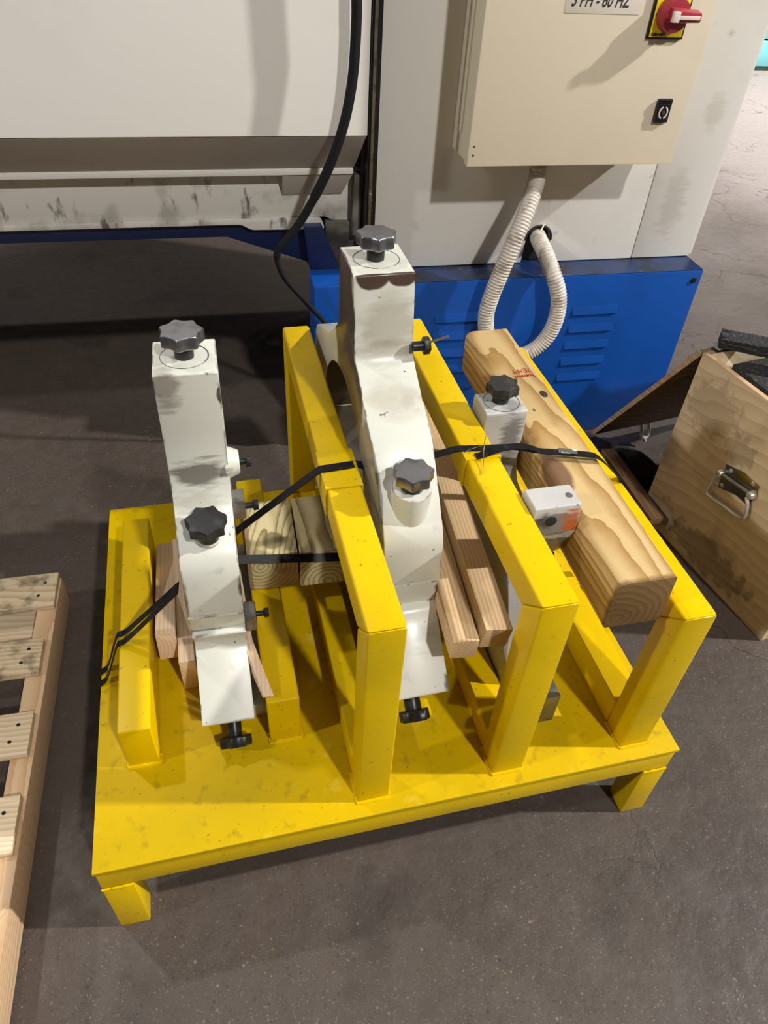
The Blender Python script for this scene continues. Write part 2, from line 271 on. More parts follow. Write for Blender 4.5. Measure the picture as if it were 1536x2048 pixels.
def prism(poly, a0, a1, axis=0, bev=.002, F=ID, bm=None, seg=2):
    """poly lies in the plane across `axis`: axis 0 -> (y,z), 1 -> (x,z), 2 -> (x,y)"""
    bm = bm or bmesh.new(); n = len(poly)
    def P(p, a): return F @ Vector((a, p[0], p[1]) if axis == 0 else (p[0], a, p[1]) if axis == 1 else (p[0], p[1], a))
    v = [P(p, a0) for p in poly] + [P(p, a1) for p in poly]
    f = [tuple(range(n)), tuple(range(2 * n - 1, n - 1, -1))] + [(i, (i + 1) % n, n + (i + 1) % n, n + i) for i in range(n)]
    return add_mesh(bm, v, f, bev, seg)
def fillet(poly, rad, n=5):
    out = []
    for i, p in enumerate(poly):
        r = rad[i] if isinstance(rad, (list, tuple)) else rad
        p = Vector(p[:2]); a = Vector(poly[i - 1][:2]) - p; b = Vector(poly[(i + 1) % len(poly)][:2]) - p
        if r <= 0: out.append(tuple(p)); continue
        t = min(r, a.length * .45, b.length * .45); a = p + a.normalized() * t; b = p + b.normalized() * t
        for k in range(n + 1):
            s = k / n; out.append(tuple(a * (1 - s) ** 2 + p * (2 * s * (1 - s)) + b * s * s))
    return out
def frame_axes(d):
    d = d.normalized(); h = Vector((0, 0, 1)) if abs(d.z) < .9 else Vector((1, 0, 0)); u = h.cross(d).normalized(); return u, d.cross(u)
def cyl(p0, p1, r0, r1=None, n=24, bev=0, bm=None):
    bm = bm or bmesh.new(); p0, p1 = Vector(p0), Vector(p1); r1 = r0 if r1 is None else r1; u, w = frame_axes(p1 - p0)
    v = [p0 + (u * cos(2 * pi * i / n) + w * sin(2 * pi * i / n)) * r0 for i in range(n)] + [p1 + (u * cos(2 * pi * i / n) + w * sin(2 * pi * i / n)) * r1 for i in range(n)]
    f = [tuple(range(n)), tuple(range(n, 2 * n))] + [(i, (i + 1) % n, n + (i + 1) % n, n + i) for i in range(n)]
    return add_mesh(bm, v, f, bev, 2, 50)
def catmull(pts, n=8):
    P = [Vector(p) for p in pts]; P = [P[0] * 2 - P[1]] + P + [P[-1] * 2 - P[-2]]; out = []
    for i in range(1, len(P) - 2):
        for k in range(n):
            t = k / n; a, b, c, d = P[i - 1:i + 3]
            out.append(.5 * ((2 * b) + (c - a) * t + (2 * a - 5 * b + 4 * c - d) * t * t + (3 * b - a - 3 * c + d) * t ** 3))
    out.append(P[-2]); return out
def resample(pts, step):
    out = [pts[0]]; acc = 0
    for a, b in zip(pts, pts[1:]):
        d = (b - a).length; pos = step - acc
        while pos <= d: out.append(a.lerp(b, pos / d)); pos += step
        acc = d - (pos - step)
    return out
def tube(pts, rad, n=12, bm=None, caps=True):
    """rad: number or list per point"""
    bm = bm or bmesh.new(); rings = []; u = None
    for i, p in enumerate(pts):
        d = (pts[min(i + 1, len(pts) - 1)] - pts[max(i - 1, 0)]).normalized()
        u = frame_axes(d)[0] if u is None else (u - d * u.dot(d)).normalized(); w = d.cross(u); r = rad[i] if isinstance(rad, list) else rad
        rings.append([bm.verts.new(p + (u * cos(2 * pi * k / n) + w * sin(2 * pi * k / n)) * r) for k in range(n)])
    for a, b in zip(rings, rings[1:]):
        for k in range(n): bm.faces.new((a[k], a[(k + 1) % n], b[(k + 1) % n], b[k]))
    if caps: bm.faces.new(rings[0]); bm.faces.new(rings[-1])
    return bm
def ribbon(pts, wdir, width, th=.0012, bm=None):
    """flat band along pts; wdir is one width direction or one per point"""
    bm = bm or bmesh.new(); rings = []
    for i, p in enumerate(pts):
        d = (pts[min(i + 1, len(pts) - 1)] - pts[max(i - 1, 0)]).normalized()
        w = Vector(wdir[i] if isinstance(wdir, list) else wdir); w = (w - d * w.dot(d)).normalized() * (width / 2); nrm = d.cross(w).normalized() * (th / 2)
        rings.append([bm.verts.new(q) for q in (p - w - nrm, p + w - nrm, p + w + nrm, p - w + nrm)])
    for a, b in zip(rings, rings[1:]):
        for k in range(4): bm.faces.new((a[k], a[(k + 1) % 4], b[(k + 1) % 4], b[k]))
    bm.faces.new(rings[0]); bm.faces.new(rings[-1]); return bm
def axes_matrix(o, x, y, z): return Matrix(((x[0], y[0], z[0], o[0]), (x[1], y[1], z[1], o[1]), (x[2], y[2], z[2], o[2]), (0, 0, 0, 1)))
def text_mesh(name, body, size, F, material, parent, shear=0.0, depth=.0004, bold=0.0):
    c = bpy.data.curves.new('txt', 'FONT'); c.body = body; c.size = size; c.shear = shear; c.extrude = depth; c.offset = bold
    t = bpy.data.objects.new('txt', c); COL.objects.link(t); dg = bpy.context.evaluated_depsgraph_get(); dg.update()
    me = bpy.data.meshes.new_from_object(t.evaluated_get(dg)); bpy.data.objects.remove(t); me.materials.clear(); me.transform(F)
    return link_mesh(name, me, material, parent, 0)

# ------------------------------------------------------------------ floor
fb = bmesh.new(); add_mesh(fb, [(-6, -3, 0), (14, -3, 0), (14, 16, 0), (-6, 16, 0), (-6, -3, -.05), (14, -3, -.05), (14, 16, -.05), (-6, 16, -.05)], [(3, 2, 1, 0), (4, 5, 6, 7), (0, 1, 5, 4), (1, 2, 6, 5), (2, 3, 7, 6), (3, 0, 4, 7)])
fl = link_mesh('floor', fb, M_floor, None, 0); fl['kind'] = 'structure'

# ================================================================== LATHE (machine behind the rack), local frame: a to the right, b into the machine, c up
TH = R(-1.9); MO = Vector((1.588, 1.147, 0))
MF = Matrix.Translation(MO) @ Matrix.Rotation(TH, 4, 'Z')
EX = MF.to_3x3() @ Vector((1, 0, 0)); EY = MF.to_3x3() @ Vector((0, 1, 0))
def mloc(px, py, b):
    d = ray(px, py); p0 = MO + EY * b; t = (p0 - CP).dot(EY) / d.dot(EY); return MF.inverted() @ (CP + d * t)
lathe = thing('lathe', 'big off-white lathe with a deep blue base standing behind the yellow rack', 'machine', MO, (0, 0, TH))
HT = 2.45
obj('blue_base', box(-.86, 0, .0, .9, 0, .5145, .004, MF), M_blue, lathe)
obj('base_end_plate', box(-1.065, -.8605, .0, .10, .16, .5145, .004, MF), M_blue, lathe)
obj('levelling_foot', box(-1.03, -.90, .012, .09, 0, .16, .006, MF), M_navy, lathe)
obj('base_ledge', box(-.858, -.002, .002, .25, .5146, .5156, 0, MF), M_blued, lathe)
# cabinet panels
def ach(px, py): q = mloc(px, py, .088); return (q.x, q.z)
notch = [(-.498, .5175), (-.494, .575)] + [(-.4605 - .0345 * cos(t * pi / 8), .578 + .036 * sin(t * pi / 8)) for t in range(9)] + [(-.428, .5175)]
pp = [(-.902, .5175)] + notch + [(-.1768, .5175), (-.1768, HT), (-.902, HT)]
obj('cabinet_panel', prism(pp, .088, .108, 1, .0015, MF), M_side, lathe)
obj('cabinet_panel', box(-.1745, 0, .088, .108, .5175, HT, .002, MF), M_side, lathe)
obj('edge_strip', box(.0015, .014, .098, .16, .5175, HT, .0015, MF), M_wht, lathe)
obj('cabinet_body', box(-.9, .0, .118, .9, .5165, HT, .003, MF), M_gap, lathe)
gr = obj('grommet', prism([(-.505, .5165), (-.498, .58)] + [(-.4605 - .040 * cos(t * pi / 10), .579 + .042 * sin(t * pi / 10)) for t in range(11)] + [(-.42, .58), (-.423, .5165)], .109, .117, 1, 0, MF), M_rubber, lathe)
tube_p = []
for k in range(12):
    t = pi * k / 11; tube_p.append(MF @ Vector((-.4605 - .036 * cos(t), .089, .578 + .037 * sin(t))))
obj('grommet_edging', tube(tube_p, .0035, 8), M_rubber, lathe)
# column strips between door and cabinet
obj('door_channel', box(-.93, -.906, .06, .14, .52, HT, .002, MF), M_blk, lathe)
obj('channel_strip', box(-.925, -.918, .052, .06, .58, HT, .0008, MF), M_steel, lathe)
obj('channel_strip', box(-.912, -.9055, .080, .088, .58, HT, .0008, MF), M_steel, lathe)
obj('hinge_pin', cyl(MF @ Vector((-.9215, .05, .70)), MF @ Vector((-.9215, .05, .715)), .004, n=12), M_steel, lathe)
# sliding door and the skirts below it (profile in b,c extruded along a)
DL = -3.4
door = [(.02, .8515), (.02, HT), (.09, HT), (.09, .8515)]
obj('sliding_door', prism(door, DL, -.9395, 0, .002, MF), M_wht, lathe)
cham = [(.0215, .850), (.10, .7615), (.13, .7615), (.13, .850)]
ch_bm = bmesh.new()
v = [(DL, .0215, .850), (-.9415, .0215, .850), (-.9525, .10, .7615), (DL, .10, .7615), (DL, .13, .850), (-.9415, .13, .850), (-.9525, .13, .7615), (DL, .13, .7615)]
add_mesh(ch_bm, [MF @ Vector(q) for q in v], [(0, 1, 2, 3), (4, 7, 6, 5), (0, 4, 5, 1), (3, 2, 6, 7), (1, 5, 6, 2), (0, 3, 7, 4)], .0015)
M_under = mat('machine_white_shaded', srgb(186, 178, 164), .45, noises=((3, 5, .5, .7, srgb(164, 154, 138), .5),))  # darker copy of the machine white: shade on down-facing faces put into the colour
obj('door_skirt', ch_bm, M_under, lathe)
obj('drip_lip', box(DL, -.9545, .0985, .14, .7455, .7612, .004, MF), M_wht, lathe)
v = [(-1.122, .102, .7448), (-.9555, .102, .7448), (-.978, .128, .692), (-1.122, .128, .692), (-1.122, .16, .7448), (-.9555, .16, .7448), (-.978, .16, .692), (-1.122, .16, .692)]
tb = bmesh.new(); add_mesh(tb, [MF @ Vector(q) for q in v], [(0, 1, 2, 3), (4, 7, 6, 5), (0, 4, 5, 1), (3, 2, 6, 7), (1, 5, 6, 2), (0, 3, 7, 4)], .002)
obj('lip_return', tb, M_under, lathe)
tray = [(DL, .745), (DL, .637), (-1.02, .637), (-.9325, .60), (-.9325, .745)]
obj('chip_tray_panel', prism(tray, .131, .16, 1, .001, MF), M_dirtwht, lathe)
fln = fillet([(DL, .638), (DL, .626), (-1.225, .626), (-1.20, .612), (-1.06, .610), (-1.035, .600), (-1.02, .612), (-1.03, .638)], .008)
obj('tray_flange', prism(fln, .122, .131, 1, .001, MF), M_dirtwht, lathe)
obj('corner_casting', box(-1.02, -.934, .12, .30, .5165, .628, .006, MF), M_grime, lathe)
obj('corner_casting_side', box(-.953, -.934, .098, .13, .60, .745, .003, MF), M_grime, lathe)
obj('door_body', box(DL, -.95, .16, 1.0, .64, HT, .003, MF), M_wht, lathe)
fr = fillet([(DL, .640), (DL, .5925), (-1.262, .5925), (-1.066, .522), (-1.064, .515), (-.99, .515), (-1.03, .628), (-1.08, .628)], .006)
obj('underframe_beam', prism(fr, .135, .30, 1, .003, MF), M_navy, lathe)
obj('brace', prism([(-1.062, .5155), (-.985, .515), (-1.03, .626), (-1.075, .626)], .095, .134, 1, .003, MF), M_navy, lathe)
obj('rear_foot', box(-3.3, -3.0, .3, .9, 0, .62, .004, MF), M_navy, lathe)
# louvres
def louvre(a0, a1, c):
    b = bmesh.new(); h = .026
    v = [(a0, 0, c + h), (a1, 0, c + h), (a1 - .004, -.0038, c + .003), (a0 + .004, -.0038, c + .003), (a0, .001, c), (a1, .001, c), (a1 - .004, -.0042, c), (a0 + .004, -.0042, c)]
    add_mesh(b, [MF @ Vector(q) for q in v], [(0, 1, 2, 3), (3, 2, 6, 7), (7, 6, 5, 4), (0, 3, 7, 4), (1, 5, 6, 2), (0, 4, 5, 1)], .001); return b
for a0, a1 in ((-.362, -.226), (-.75, -.62)):
    for c in (.401, .3485, .296, .2445, .1915):
        obj('louver', louvre(a0, a1, c), M_blue, lathe)
obj('cap_screw', cyl(MF @ Vector((-.022, .001, .4876)), MF @ Vector((-.022, -.004, .4876)), .0075, n=16, bev=.001), M_blk, lathe)

# electrical enclosure
BX0, BX1, BB, BZ = -.7276, -.2285, -.05, .806
ebox = thing('electrical_enclosure', 'beige steel electrical box with rotary switch mounted on the machine cabinet', 'electrical box', MF @ Vector((-.478, .088, BZ)), (0, 0, TH))
obj('enclosure_body', box(BX0 + .004, BX1 - .004, -.028, .087, BZ + .003, 1.5, .003, MF), M_beige, ebox)
obj('enclosure_door', box(BX0, BX1, BB, -.0285, BZ, 1.5, .003, MF), M_beige, ebox)
obj('side_rib', box(BX0 + .0, BX0 + .006, .02, .05, BZ + .05, 1.45, .002, MF), M_beige, ebox)
for zz in (.83, .848): obj('hinge_rivet', cyl(MF @ Vector((BX0 + .012, BB, zz)), MF @ Vector((BX0 + .012, BB - .0008, zz)), .0025, n=10), M_steel, ebox)
lb = obj('voltage_label', box(-.5625, -.400, BB - .0008, BB, 1.0945, 1.19, .0002, MF), M_lab, ebox)
TF = MF @ Matrix.Translation((-.552, BB - .0009, 1.1065)) @ Matrix.Rotation(pi / 2, 4, 'X')
text_mesh('lettering', '3 PH - 60 HZ', .033, TF @ Matrix.Diagonal((.68, 1, 1, 1)), M_ink, lb, shear=.30, depth=.0003, bold=.0004)
# rotary disconnect
sw = obj('switch_plate', box(-.374, -.291, BB - .006, BB, 1.0535, 1.142, .003, MF), M_blk, ebox)
obj('yellow_face', box(-.3695, -.2955, BB - .0072, BB - .006, 1.058, 1.137, .001, MF), M_swy, sw)
text_mesh('maker_lettering', 'Schneider', .008, MF @ Matrix.Translation((-.366, BB - .0075, 1.0605)) @ Matrix.Rotation(pi / 2, 4, 'X'), M_ink, sw, bold=.0003)
text_mesh('position_lettering', 'OFF', .008, MF @ Matrix.Translation((-.360, BB - .0075, 1.092)) @ Matrix.Rotation(pi / 2, 4, 'Z') @ Matrix.Rotation(pi / 2, 4, 'X') if False else MF @ Matrix.Translation((-.3675, BB - .0075, 1.094)) @ Matrix.Rotation(pi / 2, 4, 'X'), M_ink, sw)
sc_ = Vector((-.332, BB, 1.0985))
kb = cyl(MF @ (sc_ + Vector((0, -.0074, 0))), MF @ (sc_ + Vector((0, -.030, 0))), .034, .030, 36, .003)
knob_red = obj('rotary_knob', kb, M_red, sw)
hb = bmesh.new()
v = [(-.018, -.030, -.013), (.046, -.026, -.011), (.046, -.026, .011), (-.018, -.030, .016), (-.016, -.046, -.009), (.044, -.050, -.008), (.044, -.050, .008), (-.012, -.046, .010)]
add_mesh(hb, [MF @ (sc_ + Vector(q)) for q in v], BF, .003); obj('handle_bar', hb, M_red, knob_red)
obj('white_pointer', box(-.012, .040, -.0525, -.0495, -.0035, .0035, .001, MF @ Matrix.Translation(sc_)), M_plw, knob_red)
obj('padlock_tab', box(-.02, -.006, -.0545, -.046, -.008, .010, .001, MF @ Matrix.Translation(sc_)), M_plw, knob_red)
# key lock
lk = obj('door_lock', box(-.3065, -.2725, BB - .008, BB, .8955, .9435, .003, MF), M_blk, ebox)
for k in range(3): obj('grip_rib', box(-.304, -.275, BB - .0095, BB - .0078, .931 + k * .004, .933 + k * .004, .0004, MF), M_blk, lk)
for s0 in (0, 1):
    pts = [MF @ Vector((-.2895 + .0095 * cos(t), BB - .0085, .9165 + .0115 * sin(t))) for t in [R(-70) + s0 * pi + k * R(140) / 10 for k in range(11)]]
    obj('lock_ring', tube(pts, .0017, 8), M_plw, lk)
obj('key_barrel', cyl(MF @ Vector((-.2895, BB - .0078, .9165)), MF @ Vector((-.2895, BB - .010, .9165)), .0045, n=16, bev=.0006), M_steel, lk)

# conduit
cpx = [(1078, 330, .02), (1076, 345, .02), (1068, 380, .0), (1050, 430, -.03), (1027, 485, -.05), (1004, 540, -.055), (983, 592, -.055), (972, 632, -.055), (976, 672, -.055), (1000, 706, -.055), (1035, 712, -.055), (1070, 697, -.055), (1098, 668, -.055), (1114, 630, -.055), (1117, 590, -.05), (1107, 550, -.035), (1093, 512, .0), (1080, 484, .05), (1074, 470, .11)]
cp = [MF @ mloc(x, y, b) for x, y, b in cpx]
cp = resample(catmull(cp, 10), .0019)
prof = (.0192, .0212, .0212, .0192)
cr = [prof[i % 4] for i in range(len(cp))]
o = single('conduit', tube(cp, cr, 20), M_cond, 'pale grey corrugated conduit looping from under the electrical box', 'conduit', cp[0], smooth=60)
tie = MF @ Vector((-.468, .082, .603))
obj('cable_tie', tube([MF @ Vector(q) for q in ((-.452, .086, .619), (-.470, .070, .597), (-.486, .066, .583))], .002, 8), M_plw, lathe)
# cable
kpx = [(714, -40, -.03), (713, 40, -.03), (706, 150, -.035), (690, 240, -.04), (664, 320, -.04), (634, 385, -.035), (600, 445, -.03), (570, 482, -.03), (556, 503, -.03), (555, 525, -.03), (572, 560, -.03), (610, 602, -.03), (645, 640, -.03), (668, 667, -.03), (690, 695, -.03)]
kq = [MF @ mloc(x, y, b) for x, y, b in kpx]; k0 = MF.inverted() @ kq[0]
kup = [MF @ Vector(q) for q in ((-.918, .075, 1.86), (-.922, .02, 1.85), (-.932, -.03, 1.78), (k0.x + .004, -.034, 1.60), (k0.x + .002, -.032, 1.36))]
kp = catmull(kup + kq, 8)
nk = len(kp); kr = [(.0105 if i < nk * .53 else .0092 if i < nk * .66 else .0085 if i < nk * .71 else .0062) for i in range(nk)]
cab = single('power_cable', tube(kp, kr, 14), M_cable, 'thick black sleeved cable hanging in front of the white machine door', 'cable', kp[0], smooth=60)

# ================================================================== YELLOW RACK
W, D, Z0 = .95, .787, .218
rack = thing('steel_rack', 'bright yellow welded steel rack on short legs holding cream and silver castings', 'rack', (W / 2, D / 2, 0))
T = .05
obj('deck_plate', box(0, W, 0, D, Z0 - .0075, Z0, .0015), M_deck, rack)
for nm, b in (('skirt_tube', (0.001, W - .001, .0035, .05, Z0 - .0645, Z0 - .0085)), ('skirt_tube', (.001, W - .001, D - .05, D - .001, Z0 - .0645, Z0 - .0085)), ('skirt_tube', (.001, .05, .051, D - .051, Z0 - .0645, Z0 - .0085)), ('skirt_tube', (W - .05, W - .001, .051, D - .051, Z0 - .0645, Z0 - .0085))):
    obj(nm, box(*b, .004), M_yel, rack)
for x0 in (.001, W - .0475):
    for y0 in (.002, D - .049): obj('leg', box(x0, x0 + .0465, y0, y0 + .0465, 0, Z0 - .065, .004), M_yel, rack)
def weld(pts, r=.003, parent=rack):
    P = resample([Vector(p) for p in pts], .004)
    return obj('weld_bead', tube(P, [r * random.uniform(.7, 1.25) for _ in P], 6), M_yel, parent)
for xa, xb in ((.002, .08), (.24, .42), (.55, .70), (.86, .948)):
    weld([(xa, .0032, Z0 - .0085), ((xa + xb) / 2, .0032, Z0 - .0085), (xb, .0032, Z0 - .0085)], .0022)
for xa in (.001, W - .0475): weld([(xa, .0025, Z0 - .0645), (xa + .023, .0022, Z0 - .0645), (xa + .0465, .0025, Z0 - .0645)], .0022)
def hoop(x0, w, h, y1, y2, low):
    x1 = x0 + w; zt = Z0 + h
    obj('front_post', prism([(y1, Z0), (y1 + T, Z0), (y1 + T, zt - T), (y1, zt)], x0, x1, 0, .0045, seg=3), M_yel, rack)
    obj('rear_post', prism([(y2 - T, Z0), (y2, Z0), (y2, zt), (y2 - T, zt - T)], x0, x1, 0, .0045, seg=3), M_yel, rack)
    obj('top_rail', prism([(y1, zt), (y1 + T, zt - T), (y2 - T, zt - T), (y2, zt)], x0, x1, 0, .0045, seg=3), M_yel, rack)
    obj('bottom_rail', box(x0, x1, y1 + T, y2 - T, Z0, Z0 + low, .0045, seg=3), M_yel, rack)
    weld([(x0 - .001, y1 + T, Z0 + .001), (x0 - .001, y1 - .001, Z0 + .001), (x1 + .001, y1 - .001, Z0 + .001), (x1 + .001, y1 + T, Z0 + .001)])
hoop(.3951, .0505, .4254, .0239, .764, .052)
hoop(.619, .0528, .4182, .0248, .774, .055)
hoop(.8484, .0526, .3397, .0246, .764, .0625)
obj('side_rail', box(.0497, .099, .1577, .635, Z0, Z0 + .1019, .005, seg=3), M_yel, rack)
obj('middle_rail', box(.2754, .327, .1559, .70, Z0, Z0 + .1157, .005, seg=3), M_yel, rack)
weld([(.049, .17, .219), (.049, .156, .219), (.10, .156, .219), (.10, .175, .219)], .0035)
weld([(.2745, .17, .219), (.2745, .154, .219), (.328, .154, .219), (.328, .17, .219)], .0035)
weld([(.327 + .001, .17, .219), (.3285, .40, .219), (.3285, .68, .219)], .0025)
# bent protectors under the strap on the two tall rails
def protector(x0, x1, zt, y0, y1):
    b = bmesh.new(); t = .0025; d = .05
    poly = [(x0 - t, zt - d), (x0, zt - d), (x0, zt + .0002), (x1, zt + .0002), (x1, zt - d * .5), (x1 + t, zt - d * .5), (x1 + t, zt + t), (x0 - t, zt + t)]
    return prism(poly, y0, y1, 1, .0008)
obj('edge_protector', protector(.3951, .4456, Z0 + .4254, .285, .372), M_yel, rack)
obj('edge_protector', protector(.619, .6718, Z0 + .4182, .322, .345), M_yel, rack)

# ================================================================== STEADY RESTS
def knob(parent, base, axis=(0, 0, 1), Rk=.029, th=.018, hub=.02, rh=.0125, m=None, phase=0.0, name='hand_knob'):
    m = m or M_knob
    ax = Vector(axis).normalized(); u, w = frame_axes(ax); F = axes_matrix(base, u, w, ax)
    n = 98; poly = []
    for i in range(n):
        t = 2 * pi * i / n; s = abs(sin(3.5 * (t + phase))); r = Rk * (1 - .17 * s ** 1.1); poly.append((r * cos(t), r * sin(t)))
    bm = bmesh.new(); levels = [(hub, .93), (hub + .002, 1.0), (hub + th - .0018, 1.0), (hub + th, .95)]
    rings = [[bm.verts.new(F @ Vector((x * k, y * k, z))) for x, y in poly] for z, k in levels]
    for a, b in zip(rings, rings[1:]):
        for i in range(n): bm.faces.new((a[i], a[(i + 1) % n], b[(i + 1) % n], b[i]))
    bm.faces.new(rings[0])
    inner = [bm.verts.new(F @ Vector((.35 * Rk * cos(2 * pi * i / n), .35 * Rk * sin(2 * pi * i / n), hub + th + .0012))) for i in range(n)]
    for i in range(n): bm.faces.new((rings[-1][i], rings[-1][(i + 1) % n], inner[(i + 1) % n], inner[i]))
    bm.faces.new(inner)
    k = obj(name, bm, m, parent)
    obj('knob_stem', cyl(Vector(base) - ax * .004, Vector(base) + ax * (hub + .001), rh, n=24, bev=.0008), M_blk, k)
    return k
def hexbolt(parent, base, axis, r=.0085, L=.012, h=.008, m=None):
    m = m or M_blk; ax = Vector(axis).normalized(); base = Vector(base)
    b = cyl(base - ax * .003, base + ax * L, r * .55, n=14); cyl(base + ax * L, base + ax * (L + h), r, n=6, bev=.0012, bm=b)
    return obj('hex_bolt', b, m, parent)
def ringmark(parent, c, r=.031, th=.0006):
    P = [Vector((c[0] + r * cos(2 * pi * i / 40), c[1] + r * sin(2 * pi * i / 40), c[2])) for i in range(41)]
    return obj('seat_ring', tube(P, th, 6), M_steel, parent)
def arc(cy, cz, r, a0, a1, n=14): return [(cy + r * cos(R(a0 + (a1 - a0) * k / n)), cz + r * sin(R(a0 + (a1 - a0) * k / n))) for k in range(n + 1)]
CHIP = srgb(52, 44, 40)
def cast_mat(name, spots, col=CREAM): return mat(name, col, .34, noises=((5, 6, .5, .75, srgb(190, 187, 172), .5), (26, 7, .62, .72, srgb(150, 143, 128), .35), (75, 3, .705, .73, CHIP, .85)), bump=(40, .12, .0008), spots=spots, coat=.25, edge=(.004, 34, .53, CHIP))

M_bore = mat('shaded_bore_enamel', srgb(74, 66, 52), .55, noises=((12, 7, .45, .65, srgb(48, 42, 34), .8),))  # shade inside the ring, put into the colour as dark olive
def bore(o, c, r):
    """second, darker material slot on the inside of the ring: its shade as colour"""
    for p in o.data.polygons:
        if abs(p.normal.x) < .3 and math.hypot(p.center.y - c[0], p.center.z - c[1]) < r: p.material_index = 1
# ---- tall left rest
LYAW = R(-1.18); lx0, lw = .167, .0815
LF = Matrix.Translation((lx0, 0, 0)) @ Euler((0, R(.6), LYAW)).to_matrix().to_4x4()
lloc = LF @ Vector((lw / 2, .44, Z0))
left = thing('steady_rest', 'cream cast steady rest at the left, upright between the two low yellow rails', 'machine part', lloc, (0, R(.6), LYAW), 'cream steady rests on the rack')
SM = (.055, .048, .04)
def ls(x, y, z): return (x - lw / 2, y - .44, z - Z0)
M_left = cast_mat('cream_cast_enamel_left', (
    (ls(.042, .325, .665), (.046, .05, .026), srgb(84, 76, 64), .8, 1.6, 60), (ls(.03, .30, .625), (.05, .05, .018), srgb(150, 142, 126), .4, 1.7, 90), (ls(.012, .335, .80), (.022, .03, .04), srgb(110, 100, 86), .65, 1.4, 60),
    (ls(lw, .235, .52), (.006, .03, .025), CHIP, .9, 1.0, 90), (ls(0, .24, .50), (.006, .03, .05), srgb(90, 60, 40), .8, 1.1, 70), (ls(lw, .335, .79), (.006, .012, .016), CHIP, .9, .8, 90)))
up = fillet([(.234, .4705), (.2475, .564), (.323, .622), (.335, .70), (.330, .825), (.4165, .825), (.418, .71), (.52, .65), (.62, .56), (.64, .4705)], [0, .03, .04, .05, .003, .003, .02, .03, .04, 0]) + arc(.437, .4705, .122, 0, 180)
lo = [(.234, .4672)] + fillet([(.234, .42), (.266, .375), (.16, .293), (.211, .2255), (.30, .25), (.58, .25), (.63, .33)], [.02, .02, .004, .004, .02, .03, .03]) + [(.64, .4672)] + arc(.437, .4672, .122, 0, -180)
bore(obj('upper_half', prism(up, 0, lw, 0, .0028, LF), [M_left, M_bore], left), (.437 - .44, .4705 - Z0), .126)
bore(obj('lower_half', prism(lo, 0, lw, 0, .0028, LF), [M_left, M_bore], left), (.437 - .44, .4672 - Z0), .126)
obj('base_flange', box(.012, lw + .022, .212, .60, Z0, .251, .003, LF), M_left, left)
knob(left, LF @ Vector((lw / 2, .374, .825)), phase=.2)
ringmark(left, LF @ Vector((lw / 2, .374, .8252)))
bo = obj('clamp_boss', cyl(LF @ Vector((lw / 2 + .003, .290, .565)), LF @ Vector((lw / 2 + .003, .276, .598)), .012, .0205, 32, .003), M_left, left)
knob(left, LF @ Vector((lw / 2 + .003, .274, .597)), axis=(0, -.06, 1), hub=.014, rh=.016, m=M_knobd, Rk=.0295)
ax3 = LF.to_3x3() @ Vector((0, -.80, -.60))
knob(left, LF @ Vector((lw / 2 + .006, .186, .2605)), axis=ax3, hub=.026, rh=.012, Rk=.0265, th=.017, m=M_blk)
b1 = obj('finger_boss', cyl(LF @ Vector((lw - .005, .352, .662)), LF @ Vector((lw + .016, .352, .662)), .026, .017, 24, .002), M_left, left); hexbolt(b1, LF @ Vector((lw + .016, .352, .662)), LF.to_3x3() @ Vector((1, 0, 0)), r=.0098, L=.008)
b2 = obj('guide_block', box(lw, lw + .018, .335, .365, .565, .60, .002, LF), M_steel, left); hexbolt(b2, LF @ Vector((lw + .018, .345, .582)), LF.to_3x3() @ Vector((1, 0, 0)))
b3 = obj('guide_block', box(lw, lw + .019, .262, .30, .385, .418, .004, LF), M_steel, left); hexbolt(b3, LF @ Vector((lw + .019, .28, .406)), LF.to_3x3() @ Vector((1, 0, 0)))

# ---- big middle rest
cx0, cw = .4657, .0875
CF = Matrix.Translation((cx0, 0, 0)) @ Euler((0, R(-.43), R(.26))).to_matrix().to_4x4()
cloc = CF @ Vector((cw / 2, .49, Z0))
mid = thing('steady_rest', 'largest cream cast steady rest, chipped to brown, between the two tall yellow rails', 'machine part', cloc, (0, R(-.43), R(.26)), 'cream steady rests on the rack')
BR = srgb(74, 58, 48)
def cs(x, y, z): return (x - cw / 2, y - .49, z - Z0)
M_mid = cast_mat('cream_cast_enamel_chipped', (
    (cs(.027, .427, .892), (.0265, .0042, .031), BR, 1.0, .3, 50), (cs(.069, .427, .891), (.0235, .0042, .0235), BR, 1.0, .25, 50),
    (cs(-.004, .485, .80), (.010, .085, .145), BR, .97, .35, 40), (cs(-.004, .41, .72), (.010, .07, .06), BR, .95, .35, 50), (cs(-.004, .29, .645), (.010, .12, .10), srgb(120, 114, 104), .85, .6, 30),
    (cs(.05, .42, .825), (.05, .05, .05), srgb(150, 140, 118), .55, 1.5, 34), (cs(.05, .41, .785), (.06, .05, .02), srgb(140, 126, 106), .5, 1.4, 60), (cs(.05, .35, .74), (.05, .05, .03), srgb(170, 162, 142), .5, 1.4, 40),
    (cs(.05, .15, .44), (.06, .04, .03), srgb(150, 146, 134), .6, 1.4, 40), (cs(cw, .19, .50), (.006, .02, .02), CHIP, .9, 1, 90), (cs(0, .255, .68), (.008, .02, .02), CHIP, .85, 1, 90), (cs(cw, .10, .385), (.008, .02, .02), CHIP, .85, 1, 90), (cs(.03, .255, .69), (.006, .02, .006), srgb(120, 110, 94), .8, .6, 90)))
cu = fillet([(.195, .5205), (.198, .604), (.2317, .6444), (.2886, .712), (.350, .7396), (.4112, .775), (.4265, .894), (.5255, .894), (.528, .775), (.575, .735), (.62, .705), (.66, .69), (.745, .655), (.765, .59), (.765, .5205)], [0, .02, .02, .03, .03, .02, .003, .003, .02, .03, .02, .01, .01, .02, 0]) + arc(.49, .5205, .178, 0, 180, 20)
